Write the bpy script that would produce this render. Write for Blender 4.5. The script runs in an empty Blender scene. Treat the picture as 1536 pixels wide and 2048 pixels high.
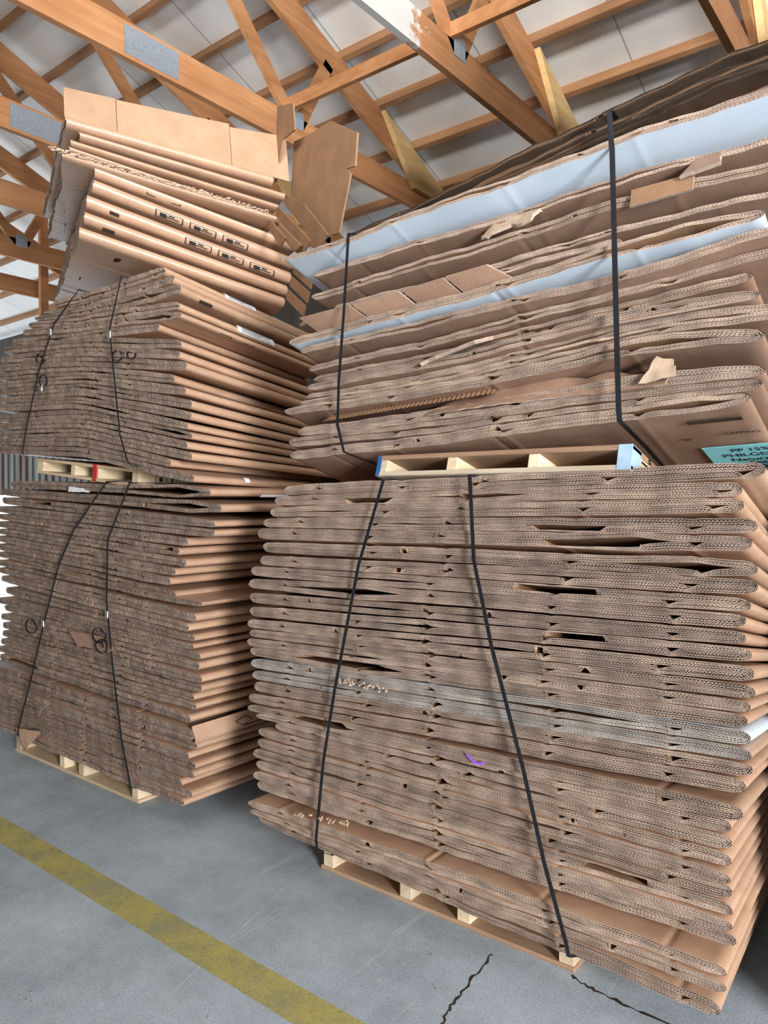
import bpy, bmesh, math, random
import numpy as np
from mathutils import Matrix, Vector
C = bpy.context.scene.collection
S = bpy.context.scene
random.seed(7)
RNG = np.random.default_rng(11)

# ------------------------------------------------------------------ camera, world, lights, exposure
cam_d = bpy.data.cameras.new('camera'); cam = bpy.data.objects.new('camera', cam_d); C.objects.link(cam)
cam_d.sensor_fit = 'VERTICAL'; cam_d.sensor_height = 36.0; cam_d.lens = 36.0*1500/2048
cam_d.clip_start = 0.05; cam_d.clip_end = 200
cam.location = (0, 0, 1.44)
cam.rotation_euler = (math.pi/2-math.atan(24/1500), 0, math.radians(38.3))
S.camera = cam
w = bpy.data.worlds.new('world'); S.world = w; w.use_nodes = True
wn = w.node_tree; bg = wn.nodes['Background']
bg.inputs[0].default_value = (0.86, 0.93, 1.0, 1); bg.inputs[1].default_value = 1.1
S.view_settings.view_transform = 'Standard'; S.view_settings.look = 'None'
S.view_settings.gamma = 1.0; S.view_settings.use_curve_mapping = False
S.view_settings.exposure = 0.62

def area(name, loc, target, sx, sy, power, col):
    d = bpy.data.lights.new(name, 'AREA'); d.shape = 'RECTANGLE'; d.size = sx; d.size_y = sy
    d.energy = power; d.color = col
    o = bpy.data.objects.new(name, d); C.objects.link(o); o.location = loc
    v = Vector(target)-Vector(loc); o.rotation_euler = v.to_track_quat('-Z', 'Y').to_euler()
    return o
area('loading_door_daylight', (4.7, -1.25, 1.85), (-2.4, 2.3, 1.6), 1.3, 2.2, 610, (0.97, 0.98, 1.0))
u = area('ceiling_fill', (0.6, -3.6, 4.2), (-2.6, 4.6, 4.9), 5.0, 0.9, 125, (1.0, 0.985, 0.95)); u.data.spread = math.radians(60)  # added fill lamp for ceiling and trusses, no window behind it

# ------------------------------------------------------------------ materials
def mat(name):
    m = bpy.data.materials.new(name); m.use_nodes = True
    nt = m.node_tree; b = nt.nodes['Principled BSDF']
    return m, nt, b
def N(nt, t, **kw):
    n = nt.nodes.new(t)
    for k, v in kw.items():
        if k in n.inputs: n.inputs[k].default_value = v
        else: setattr(n, k, v)
    return n
def ramp(nt, fac, stops):
    r = nt.nodes.new('ShaderNodeValToRGB'); e = r.color_ramp.elements
    e[0].position, e[0].color = stops[0][0], (*stops[0][1], 1)
    e[1].position, e[1].color = stops[-1][0], (*stops[-1][1], 1)
    for p, c in stops[1:-1]:
        x = e.new(p); x.color = (*c, 1)
    nt.links.new(fac, r.inputs[0]); return r.outputs[0]
def mix(nt, fac, a, b, mode='MIX'):
    n = nt.nodes.new('ShaderNodeMix'); n.data_type = 'RGBA'; n.blend_type = mode
    for s, v in ((n.inputs[0], fac), (n.inputs[6], a), (n.inputs[7], b)):
        if hasattr(v, 'is_output') or isinstance(v, bpy.types.NodeSocket): nt.links.new(v, s)
        elif isinstance(v, (int, float)): s.default_value = v
        else: s.default_value = (*v, 1)
    return n.outputs[2]
def tex(nt, scale, detail=4, rough=0.6, sc=(1, 1, 1), seed=True, kind='Object'):
    tc = nt.nodes.new('ShaderNodeTexCoord'); mp = nt.nodes.new('ShaderNodeMapping')
    mp.inputs['Scale'].default_value = sc
    nt.links.new(tc.outputs[kind], mp.inputs[0]); src = mp.outputs[0]
    if seed:
        oi = nt.nodes.new('ShaderNodeObjectInfo'); ml = nt.nodes.new('ShaderNodeVectorMath'); ml.operation = 'ADD'
        cb = nt.nodes.new('ShaderNodeCombineXYZ'); mu = nt.nodes.new('ShaderNodeMath'); mu.operation = 'MULTIPLY'; mu.inputs[1].default_value = 37.0
        nt.links.new(oi.outputs['Random'], mu.inputs[0])
        for i in range(3): nt.links.new(mu.outputs[0], cb.inputs[i])
        nt.links.new(src, ml.inputs[0]); nt.links.new(cb.outputs[0], ml.inputs[1]); src = ml.outputs[0]
    n = nt.nodes.new('ShaderNodeTexNoise'); n.inputs['Scale'].default_value = scale
    n.inputs['Detail'].default_value = detail; n.inputs['Roughness'].default_value = rough
    nt.links.new(src, n.inputs['Vector']); return n.outputs[0]
def bump(nt, b, h, strength, dist):
    n = nt.nodes.new('ShaderNodeBump'); n.inputs['Strength'].default_value = strength; n.inputs['Distance'].default_value = dist
    nt.links.new(h, n.inputs['Height']); nt.links.new(n.outputs[0], b.inputs['Normal'])
def rnd_value(nt, col, lo, hi):
    oi = nt.nodes.new('ShaderNodeObjectInfo'); mr = nt.nodes.new('ShaderNodeMapRange')
    mr.inputs[3].default_value = lo; mr.inputs[4].default_value = hi
    nt.links.new(oi.outputs['Random'], mr.inputs[0])
    hs = nt.nodes.new('ShaderNodeHueSaturation'); nt.links.new(col, hs.inputs['Color']); nt.links.new(mr.outputs[0], hs.inputs['Value'])
    return hs.outputs[0]
M = {}
def kraft(name, c1, c2, rough, spec=0.5, lo=.9, hi=1.1):
    m, nt, b = mat(name)
    f = tex(nt, 9, 6, .65); g = tex(nt, 260, 2, .5)
    col = ramp(nt, f, [(0.3, c1), (0.7, c2)])
    col = mix(nt, .12, col, ramp(nt, g, [(.35, (.12, .07, .04)), (.65, (.9, .75, .6))]), 'OVERLAY')
    nt.links.new(rnd_value(nt, col, lo, hi), b.inputs['Base Color'])
    b.inputs['Roughness'].default_value = rough; b.inputs['Specular IOR Level'].default_value = spec
    bump(nt, b, tex(nt, 14, 3, .5), .15, .006)
    M[name] = m
kraft('kraft_face', (.43, .272, .18), (.54, .36, .25), .38, .55)
kraft('kraft_matte', (.38, .24, .15), (.47, .305, .20), .7, .25)
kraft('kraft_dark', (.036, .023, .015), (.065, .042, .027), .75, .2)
kraft('kraft_brown_shaded', (.25, .155, .108), (.33, .21, .15), .5, .4)  # brown kraft with underside shade painted in; also a torn brown flap
kraft('kraft_dark_shaded', (.22, .13, .075), (.30, .18, .105), .75, .2)  # darker kraft: shade painted into far flaps and notch insides; dark flaps too
def edge(name, c1, c2, c3, sx=(1, 1, 1), fine=0.0):
    m, nt, b = mat(name)
    f = tex(nt, 5, 6, .7, sx); g = tex(nt, 120, 3, .6, (1.0, .1, 1.0))
    col = ramp(nt, f, [(0.28, c1), (0.5, c2), (0.74, c3)])
    col = mix(nt, .25, col, ramp(nt, g, [(.3, (.2, .16, .14)), (.7, (.85, .78, .7))]), 'OVERLAY')
    nt.links.new(rnd_value(nt, col, .85, 1.12), b.inputs['Base Color'])
    b.inputs['Roughness'].default_value = .92; b.inputs['Specular IOR Level'].default_value = .12
    if fine: bump(nt, b, tex(nt, 1, 4, .7, (210, 30, 330)), fine, .004)
    M[name] = m
edge('flute_edge', (.25, .19, .16), (.365, .28, .23), (.52, .40, .305), (1, .2, 6))
edge('flute_edge_dusty', (.28, .25, .23), (.38, .345, .315), (.48, .44, .40), (1, .2, 6))
edge('crushed_edge', (.17, .132, .108), (.25, .192, .157), (.34, .265, .215), (1, .2, 8), .9)
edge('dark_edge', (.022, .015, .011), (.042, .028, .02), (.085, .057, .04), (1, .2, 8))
def plain(name, col, rough, spec=.5, metal=0, nscale=0, namp=.1):
    m, nt, b = mat(name)
    if nscale:
        f = tex(nt, nscale, 5, .6)
        c = ramp(nt, f, [(.3, tuple(x*(1-namp) for x in col)), (.7, tuple(min(1, x*(1+namp)) for x in col))])
        nt.links.new(c, b.inputs['Base Color'])
    else: b.inputs['Base Color'].default_value = (*col, 1)
    b.inputs['Roughness'].default_value = rough; b.inputs['Specular IOR Level'].default_value = spec; b.inputs['Metallic'].default_value = metal
    M[name] = m
plain('concrete_pale', (.46, .49, .51), .7, .3, 0, 9, .3)
plain('white_liner', (.62, .72, .82), .35, .5, 0, 6, .06)
plain('label_paper', (.80, .82, .84), .5, .4, 0, 30, .05)
plain('cyan_paper', (.34, .86, .97), .45, .4, 0, 8, .1)
plain('ink', (.02, .022, .025), .6, .3)
plain('strap_plastic', (.010, .011, .014), .45, .4, 0, 20, .3)
plain('buckle_steel', (.62, .62, .62), .3, .5, 1)
plain('red_paint', (.45, .03, .035), .6, .3, 0, 12, .2)
plain('blue_paint', (.02, .10, .25), .55, .4, 0, 12, .3)
plain('pale_blue_paint', (.30, .42, .54), .55, .4, 0, 12, .25)
plain('purple_thread', (.30, .08, .75), .5, .4)
plain('torn_paper', (.46, .34, .25), .85, .15, 0, 30, .15)
def wood(name, c1, c2, c3, sc, rough=.65, lo=.85, hi=1.15):
    m, nt, b = mat(name)
    f = tex(nt, 1, 7, .65, sc); k = tex(nt, 3, 2, .5)
    col = ramp(nt, f, [(.3, c1), (.5, c2), (.7, c3)])
    col = mix(nt, .3, col, ramp(nt, k, [(.3, c1), (.7, c3)]))
    nt.links.new(rnd_value(nt, col, lo, hi), b.inputs['Base Color'])
    b.inputs['Roughness'].default_value = rough; b.inputs['Specular IOR Level'].default_value = .3
    bump(nt, b, f, .25, .003); M[name] = m
wood('truss_wood', (.36, .155, .062), (.50, .235, .10), (.62, .335, .165), (9, 1.2, 22))
wood('purlin_wood', (.24, .115, .055), (.34, .175, .085), (.43, .24, .12), (1.2, 14, 20))
wood('pine_x', (.50, .37, .22), (.64, .50, .33), (.74, .61, .43), (1.6, 24, 40))
wood('pine_y', (.52, .39, .24), (.68, .55, .37), (.78, .66, .48), (30, 1.6, 34))
wood('pine_sun_tint', (.58, .38, .16), (.74, .51, .23), (.86, .64, .33), (6, 2, 20))  # pine with the yellow sunlight on the truss heels painted into its colour
wood('old_board_x', (.20, .12, .075), (.33, .20, .125), (.45, .30, .19), (1.5, 22, 36))
wood('grey_board_x', (.25, .20, .15), (.42, .34, .25), (.56, .48, .36), (1.5, 22, 36))
wood('pale_board', (.22, .19, .16), (.30, .27, .23), (.38, .34, .29), (6, 1, 1.2))
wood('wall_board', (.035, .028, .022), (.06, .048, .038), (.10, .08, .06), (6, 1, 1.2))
def painted_wood():
    m = M['truss_wood'].copy(); m.name = 'peeling_paint_wood'; nt = m.node_tree; b = nt.nodes['Principled BSDF']
    src = b.inputs['Base Color'].links[0].from_socket
    tc = N(nt, 'ShaderNodeTexCoord'); sp = N(nt, 'ShaderNodeSeparateXYZ'); nt.links.new(tc.outputs['Object'], sp.inputs[0])
    mr = N(nt, 'ShaderNodeMapRange'); mr.inputs[1].default_value = -1.9; mr.inputs[2].default_value = -2.6; nt.links.new(sp.outputs[1], mr.inputs[0])
    f = tex(nt, 11, 6, .7); ad = N(nt, 'ShaderNodeMath'); ad.operation = 'ADD'; nt.links.new(f, ad.inputs[0]); nt.links.new(mr.outputs[0], ad.inputs[1])
    k = ramp(nt, ad.outputs[0], [(.70, (0, 0, 0)), (.78, (1, 1, 1))])
    nt.links.new(mix(nt, k, src, (.60, .60, .57)), b.inputs['Base Color']); M['peeling_paint_wood'] = m
painted_wood()
def plate_mat():
    m, nt, b = mat('galvanised_plate')
    tc = N(nt, 'ShaderNodeTexCoord'); mp = N(nt, 'ShaderNodeMapping'); mp.inputs['Scale'].default_value = (1, 1, 1)
    nt.links.new(tc.outputs['Object'], mp.inputs[0])
    v = N(nt, 'ShaderNodeTexBrick'); v.inputs['Scale'].default_value = 40; v.inputs['Mortar Size'].default_value = .04
    rot = N(nt, 'ShaderNodeMapping'); rot.inputs['Rotation'].default_value = (0, math.pi/2, math.pi/2); nt.links.new(mp.outputs[0], rot.inputs[0])
    nt.links.new(rot.outputs[0], v.inputs['Vector'])
    v.inputs['Color1'].default_value = (.48, .54, .60, 1); v.inputs['Color2'].default_value = (.36, .42, .48, 1); v.inputs['Mortar'].default_value = (.10, .12, .14, 1)
    nt.links.new(v.outputs[0], b.inputs['Base Color']); b.inputs['Metallic'].default_value = .0; b.inputs['Roughness'].default_value = .5
    bump(nt, b, v.outputs['Fac'], .6, .003); M['galvanised_plate'] = m
plate_mat()
def roof_mat():
    m, nt, b = mat('white_insulation')
    f = tex(nt, 2.0, 5, .6, (1, 1, 1), False); g = tex(nt, 60, 2, .5, (1, .2, 1), False)
    tc = N(nt, 'ShaderNodeTexCoord'); sp = N(nt, 'ShaderNodeSeparateXYZ'); nt.links.new(tc.outputs['Object'], sp.inputs[0])
    mm = N(nt, 'ShaderNodeMath'); mm.operation = 'PINGPONG'; mm.inputs[1].default_value = .47; nt.links.new(sp.outputs[0], mm.inputs[0])
    lt = N(nt, 'ShaderNodeMath'); lt.operation = 'LESS_THAN'; lt.inputs[1].default_value = .006; nt.links.new(mm.outputs[0], lt.inputs[0])
    col = ramp(nt, f, [(.3, (.74, .745, .73)), (.7, (.84, .845, .83))])
    col = mix(nt, lt.outputs[0], col, (.42, .42, .42))
    nt.links.new(col, b.inputs['Base Color']); b.inputs['Roughness'].default_value = .38; b.inputs['Specular IOR Level'].default_value = .45
    bump(nt, b, mix(nt, .3, f, g), .35, .02); M['white_insulation'] = m
roof_mat()
def concrete():
    m, nt, b = mat('concrete')
    f = tex(nt, 1.7, 9, .68, (1, 1, 1), False); g = tex(nt, 22, 6, .7, (1, 1, 1), False); h = tex(nt, 160, 3, .6, (1, 1, 1), False)
    s = tex(nt, 1.1, 6, .75, (9, .7, 1), False)
    col = ramp(nt, f, [(.25, (.24, .285, .325)), (.5, (.41, .47, .515)), (.75, (.54, .60, .64))])
    col = mix(nt, .22, col, ramp(nt, g, [(.3, (.10, .11, .12)), (.7, (.42, .44, .45))]), 'OVERLAY')
    col = mix(nt, .5, col, ramp(nt, h, [(.35, (.3, .3, .3)), (.65, (.65, .65, .65))]), 'OVERLAY')
    sc = ramp(nt, s, [(.60, (0, 0, 0)), (.68, (1, 1, 1))])
    col = mix(nt, mix(nt, .35, (0, 0, 0), sc), col, (.60, .63, .65))
    nt.links.new(col, b.inputs['Base Color']); b.inputs['Roughness'].default_value = .62; b.inputs['Specular IOR Level'].default_value = .4
    bump(nt, b, mix(nt, .45, g, h), .3, .004); M['concrete'] = m
concrete()
def paint_line():
    m, nt, b = mat('worn_yellow_paint')
    f = tex(nt, 5, 8, .75, (1, 1, 1), False); g = tex(nt, 90, 4, .7, (1, 1, 1), False)
    col = ramp(nt, f, [(.3, (.36, .33, .13)), (.7, (.47, .41, .12))])
    nt.links.new(col, b.inputs['Base Color']); b.inputs['Roughness'].default_value = .6
    a = ramp(nt, mix(nt, .45, f, g), [(.36, (.3, .3, .3)), (.54, (.95, .95, .95))])
    nt.links.new(a, b.inputs['Alpha']); M['worn_yellow_paint'] = m
paint_line()
def corrugated():
    m, nt, b = mat('weathered_siding')
    f = tex(nt, 1, 6, .6, (5, 1, .6), False)
    nt.links.new(ramp(nt, f, [(.3, (.10, .055, .035)), (.5, (.16, .15, .14)), (.7, (.20, .25, .25))]), b.inputs['Base Color'])
    b.inputs['Roughness'].default_value = .7; M['weathered_siding'] = m
corrugated()

# ------------------------------------------------------------------ mesh helpers
def link_mesh(name, V, F, mi, mats, parent=None, smooth=None, loc=None):
    """V (n,3) array, F (m,4) quads array, mi material index per face"""
    V = np.asarray(V, dtype=np.float32); F = np.asarray(F, dtype=np.int32)
    me = bpy.data.meshes.new(name)
    me.vertices.add(len(V)); me.vertices.foreach_set('co', V.ravel())
    k = F.shape[1]
    me.loops.add(F.size); me.loops.foreach_set('vertex_index', F.ravel())
    me.polygons.add(len(F)); me.polygons.foreach_set('loop_start', np.arange(0, F.size, k, dtype=np.int32))
    try: me.polygons.foreach_set('loop_total', np.full(len(F), k, dtype=np.int32))
    except Exception: pass
    me.polygons.foreach_set('material_index', np.asarray(mi, dtype=np.int32))
    if smooth is not None: me.polygons.foreach_set('use_smooth', np.asarray(smooth, dtype=bool))
    for m in mats: me.materials.append(M[m])
    me.update(calc_edges=True); me.validate()
    o = bpy.data.objects.new(name, me); C.objects.link(o)
    if parent: o.parent = parent
    if loc is not None: o.location = loc
    return o
class MB:
    """collects quads"""
    def __init__(s): s.V = []; s.F = []; s.I = []; s.S = []; s.n = 0
    def add(s, V, F, mi=0, smooth=False):
        V = np.asarray(V, float).reshape(-1, 3); F = np.asarray(F, int).reshape(-1, 4)
        s.V.append(V); s.F.append(F+s.n); s.I.append(np.full(len(F), mi)); s.S.append(np.full(len(F), smooth)); s.n += len(V)
    def grid(s, P, mi=0, smooth=False, flip=False):
        """P (a,b,3) grid of points"""
        a, b = P.shape[:2]; i = np.arange(a*b).reshape(a, b)
        q = np.stack([i[:-1, :-1], i[1:, :-1], i[1:, 1:], i[:-1, 1:]], -1).reshape(-1, 4)
        if flip: q = q[:, ::-1]
        s.add(P.reshape(-1, 3), q, mi, smooth)
    def box(s, lo, hi, mi=0, fn=None):
        x0, y0, z0 = lo; x1, y1, z1 = hi
        V = np.array([(x0, y0, z0), (x1, y0, z0), (x1, y1, z0), (x0, y1, z0), (x0, y0, z1), (x1, y0, z1), (x1, y1, z1), (x0, y1, z1)], float)
        if fn is not None: V = np.array([fn(v) for v in V])
        s.add(V, [(0, 3, 2, 1), (4, 5, 6, 7), (0, 1, 5, 4), (1, 2, 6, 5), (2, 3, 7, 6), (3, 0, 4, 7)], mi)
    def bar(s, p, q, up, w, h, mi=0):
        """rectangular bar from p to q; h along up-ish, w sideways"""
        p = np.array(p, float); q = np.array(q, float); d = q-p; d /= np.linalg.norm(d)
        up = np.array(up, float); sd = np.cross(d, up); sd /= np.linalg.norm(sd); u = np.cross(sd, d)
        V = [c+sd*a*w/2+u*b*h/2 for c in (p, q) for a, b in ((-1, -1), (1, -1), (1, 1), (-1, 1))]
        s.add(V, [(0, 1, 2, 3), (7, 6, 5, 4), (0, 4, 5, 1), (1, 5, 6, 2), (2, 6, 7, 3), (3, 7, 4, 0)], mi)
    def ribbon(s, P, W, T, mi=0):
        """band along polyline P with width vectors W and thickness vectors T"""
        P = np.asarray(P, float); n = len(P); W = np.broadcast_to(np.asarray(W, float), (n, 3)); T = np.broadcast_to(np.asarray(T, float), (n, 3))
        R = np.stack([P-W/2-T/2, P+W/2-T/2, P+W/2+T/2, P-W/2+T/2, P-W/2-T/2], 1)
        s.grid(R, mi, False)
        for k, rev in ((0, False), (n-1, True)):
            s.add(R[k, :4], [(3, 2, 1, 0) if rev else (0, 1, 2, 3)], mi)
    def build(s, name, mats, parent=None, loc=None):
        return link_mesh(name, np.concatenate(s.V), np.concatenate(s.F), np.concatenate(s.I), mats, parent, np.concatenate(s.S), loc)
def tag(o, label=None, cat=None, group=None, kind=None):
    if label: o['label'] = label
    if cat: o['category'] = cat
    if group: o['group'] = group
    if kind: o['kind'] = kind
    return o
def empty(name, loc, rz=0.0):
    o = bpy.data.objects.new(name, None); C.objects.link(o); o.location = loc; o.rotation_euler = (0, 0, rz); o.empty_display_size = .1
    return o
def bevel(o, wd=.003, seg=2):
    b = o.modifiers.new('bevel', 'BEVEL'); b.width = wd; b.segments = seg; b.limit_method = 'ANGLE'; return o
def smooth_curve(pts, sig=.10):
    pts = sorted(pts); X = np.array([p[0] for p in pts]); Z = np.array([p[1] for p in pts])
    if len(pts) == 2:
        k = (Z[1]-Z[0])/(X[1]-X[0]); return lambda x: Z[0]+k*(np.asarray(x)-X[0])
    k0 = (Z[1]-Z[0])/(X[1]-X[0]); k1 = (Z[-1]-Z[-2])/(X[-1]-X[-2])
    def lin(x):
        x = np.asarray(x, float); r = np.interp(x, X, Z)
        r = np.where(x < X[0], Z[0]+k0*(x-X[0]), r); return np.where(x > X[-1], Z[-1]+k1*(x-X[-1]), r)
    def f(x):
        x = np.asarray(x, float); o = np.linspace(-1.6, 1.6, 13)*sig; wt = np.exp(-(o/sig)**2)
        return (lin(x[..., None]+o)*wt).sum(-1)/wt.sum()
    return f
RB = [[(-2.071,1.474),(-0.4,1.514)],[(-2.118,1.438),(-0.453,1.466)],[(-2.138,1.392),(-0.447,1.428)],[(-2.174,1.354),(-0.416,1.375)],[(-2.197,1.309),(-0.426,1.335)],[(-2.178,1.259),(-0.415,1.272)],[(-2.195,1.205),(-0.414,1.228)],[(-2.233,1.164),(-0.428,1.181)],[(-2.245,1.112),(-0.439,1.145)],[(-2.262,1.053),(-0.443,1.097)],[(-2.26,0.999),(-0.428,1.061)],[(-2.26,0.95),(-0.421,1.015)],[(-2.251,0.917),(-0.419,0.967)],[(-2.269,0.877),(-0.429,0.931)],[(-2.26,0.842),(-0.437,0.894)],[(-2.249,0.794),(-0.43,0.851)],[(-2.234,0.754),(-0.426,0.811)],[(-2.229,0.707),(-0.423,0.779)],[(-2.264,0.654),(-0.44,0.73)],[(-2.258,0.617),(-0.442,0.667)],[(-2.215,0.593),(-0.474,0.62)],[(-2.118,0.571),(-0.472,0.58)],[(-2.212,0.528),(-0.473,0.533)],[(-2.206,0.492),(-0.47,0.495)],[(-2.239,0.439),(-0.47,0.459)],[(-2.224,0.399),(-0.469,0.406)],[(-2.23,0.354),(-0.467,0.375)],[(-2.224,0.317),(-0.459,0.339)],[(-2.257,0.235),(-0.479,0.252)],[(-2.245,0.21),(-0.477,0.223)],[(-2.213,0.189),(-0.495,0.148)]]
LB = [[(-4.249,1.53),(-2.495,1.471)],[(-4.357,1.486),(-2.444,1.405)],[(-4.328,1.44),(-2.473,1.337)],[(-4.402,1.388),(-2.47,1.304)],[(-4.396,1.346),(-2.653,1.258)],[(-4.409,1.305),(-2.713,1.214)],[(-4.392,1.263),(-2.661,1.165)],[(-4.405,1.222),(-2.731,1.126)],[(-4.387,1.177),(-2.767,1.083)],[(-4.4,1.13),(-2.746,1.02)],[(-4.376,1.086),(-2.557,1.006)],[(-4.396,1.039),(-2.611,0.935)],[(-4.36,0.998),(-2.639,0.89)],[(-4.331,0.929),(-2.622,0.844)],[(-4.399,0.866),(-2.622,0.81)],[(-4.357,0.827),(-2.575,0.777)],[(-4.364,0.777),(-2.582,0.732)],[(-4.334,0.735),(-2.559,0.678)],[(-4.365,0.68),(-2.569,0.64)],[(-4.378,0.635),(-2.62,0.589)],[(-4.404,0.589),(-2.603,0.558)],[(-4.398,0.541),(-2.631,0.499)],[(-4.424,0.465),(-2.608,0.428)],[(-4.438,0.42),(-2.601,0.387)],[(-4.426,0.372),(-2.642,0.335)],[(-4.446,0.317),(-2.608,0.3)],[(-4.465,0.273),(-2.626,0.257)],[(-4.453,0.234),(-2.695,0.208)],[(-4.479,0.189),(-2.643,0.166)],[(-4.455,0.149),(-2.678,0.127)]]
LT = [[(-3.77,2.449),(-3.503,2.438),(-2.8,2.446)],[(-3.868,2.43),(-3.503,2.406),(-2.74,2.402)],[(-3.954,2.409),(-3.504,2.369),(-2.684,2.347)],[(-4.03,2.383),(-3.504,2.332),(-2.709,2.281)],[(-4.092,2.356),(-3.505,2.297),(-2.695,2.238)],[(-4.224,2.313),(-3.505,2.258),(-2.861,2.215)],[(-4.313,2.286),(-3.506,2.223),(-2.686,2.11)],[(-4.332,2.229),(-3.506,2.179),(-2.696,2.067)],[(-4.394,2.188),(-3.507,2.131),(-2.641,2.009)],[(-4.407,2.143),(-3.507,2.084),(-2.739,1.966)],[(-4.389,2.096),(-3.508,2.045),(-2.663,1.909)],[(-4.415,2.053),(-3.508,2.005),(-2.632,1.847)],[(-4.397,2.008),(-3.509,1.96),(-2.639,1.798)],[(-4.41,1.967),(-3.509,1.923),(-2.65,1.754)],[(-4.424,1.905),(-3.51,1.873),(-2.637,1.715)],[(-4.394,1.857),(-3.51,1.826),(-2.637,1.67)],[(-4.419,1.816),(-3.511,1.779),(-2.627,1.625)],[(-4.401,1.772),(-3.512,1.734),(-2.756,1.597)],[(-4.427,1.73),(-3.512,1.682),(-2.6,1.531)]]
RT = [[(-1.731,2.361),(-1.314,2.412),(-0.686,2.512),(-0.466,2.534),(-0.346,2.533)],[(-1.681,2.364),(-1.314,2.403),(-0.686,2.497),(-0.466,2.524),(-0.346,2.52)],[(-1.63,2.365),(-1.314,2.394),(-0.686,2.483),(-0.466,2.513),(-0.346,2.507)],[(-1.575,2.364),(-1.314,2.384),(-0.686,2.468),(-0.466,2.502),(-0.346,2.494)],[(-1.512,2.365),(-1.314,2.375),(-0.686,2.454),(-0.466,2.491),(-0.346,2.481)],[(-2.005,2.324),(-1.743,2.327),(-1.314,2.356),(-0.685,2.388),(-0.403,2.396),(-0.335,2.396)],[(-1.915,2.265),(-1.222,2.285),(-0.685,2.311),(-0.402,2.307),(-0.334,2.307)],[(-1.905,2.177),(-1.222,2.211),(-0.684,2.243),(-0.402,2.24),(-0.333,2.242)],[(-1.826,2.134),(-1.222,2.154),(-0.684,2.188),(-0.401,2.185),(-0.333,2.184)],[(-1.998,2.098),(-1.313,2.123),(-0.765,2.147)],[(-2.006,2.023),(-1.313,2.062),(-0.684,2.115),(-0.403,2.127)],[(-1.954,1.985),(-1.313,2.01),(-0.683,2.044),(-0.4,2.078),(-0.332,2.087)],[(-1.949,1.924),(-1.313,1.959),(-0.683,2.015),(-0.4,2.039),(-0.332,2.046)],[(-1.934,1.885),(-1.313,1.915),(-0.683,1.977),(-0.44,1.996)],[(-1.921,1.849),(-1.313,1.88),(-0.683,1.939),(-0.414,1.938)],[(-1.947,1.817),(-1.313,1.844),(-0.683,1.91),(-0.399,1.904),(-0.331,1.904)],[(-1.962,1.796),(-1.313,1.82),(-0.682,1.89),(-0.399,1.881),(-0.331,1.881)],[(-2.03,1.771),(-1.313,1.792),(-0.682,1.85),(-0.401,1.834)],[(-1.975,1.689),(-1.313,1.714),(-0.682,1.755),(-0.402,1.752)],[(-2.031,1.655),(-1.313,1.678),(-0.763,1.712),(-0.408,1.723)],[(-2.023,1.607),(-1.313,1.637),(-0.762,1.676),(-0.435,1.69)]]
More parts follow.
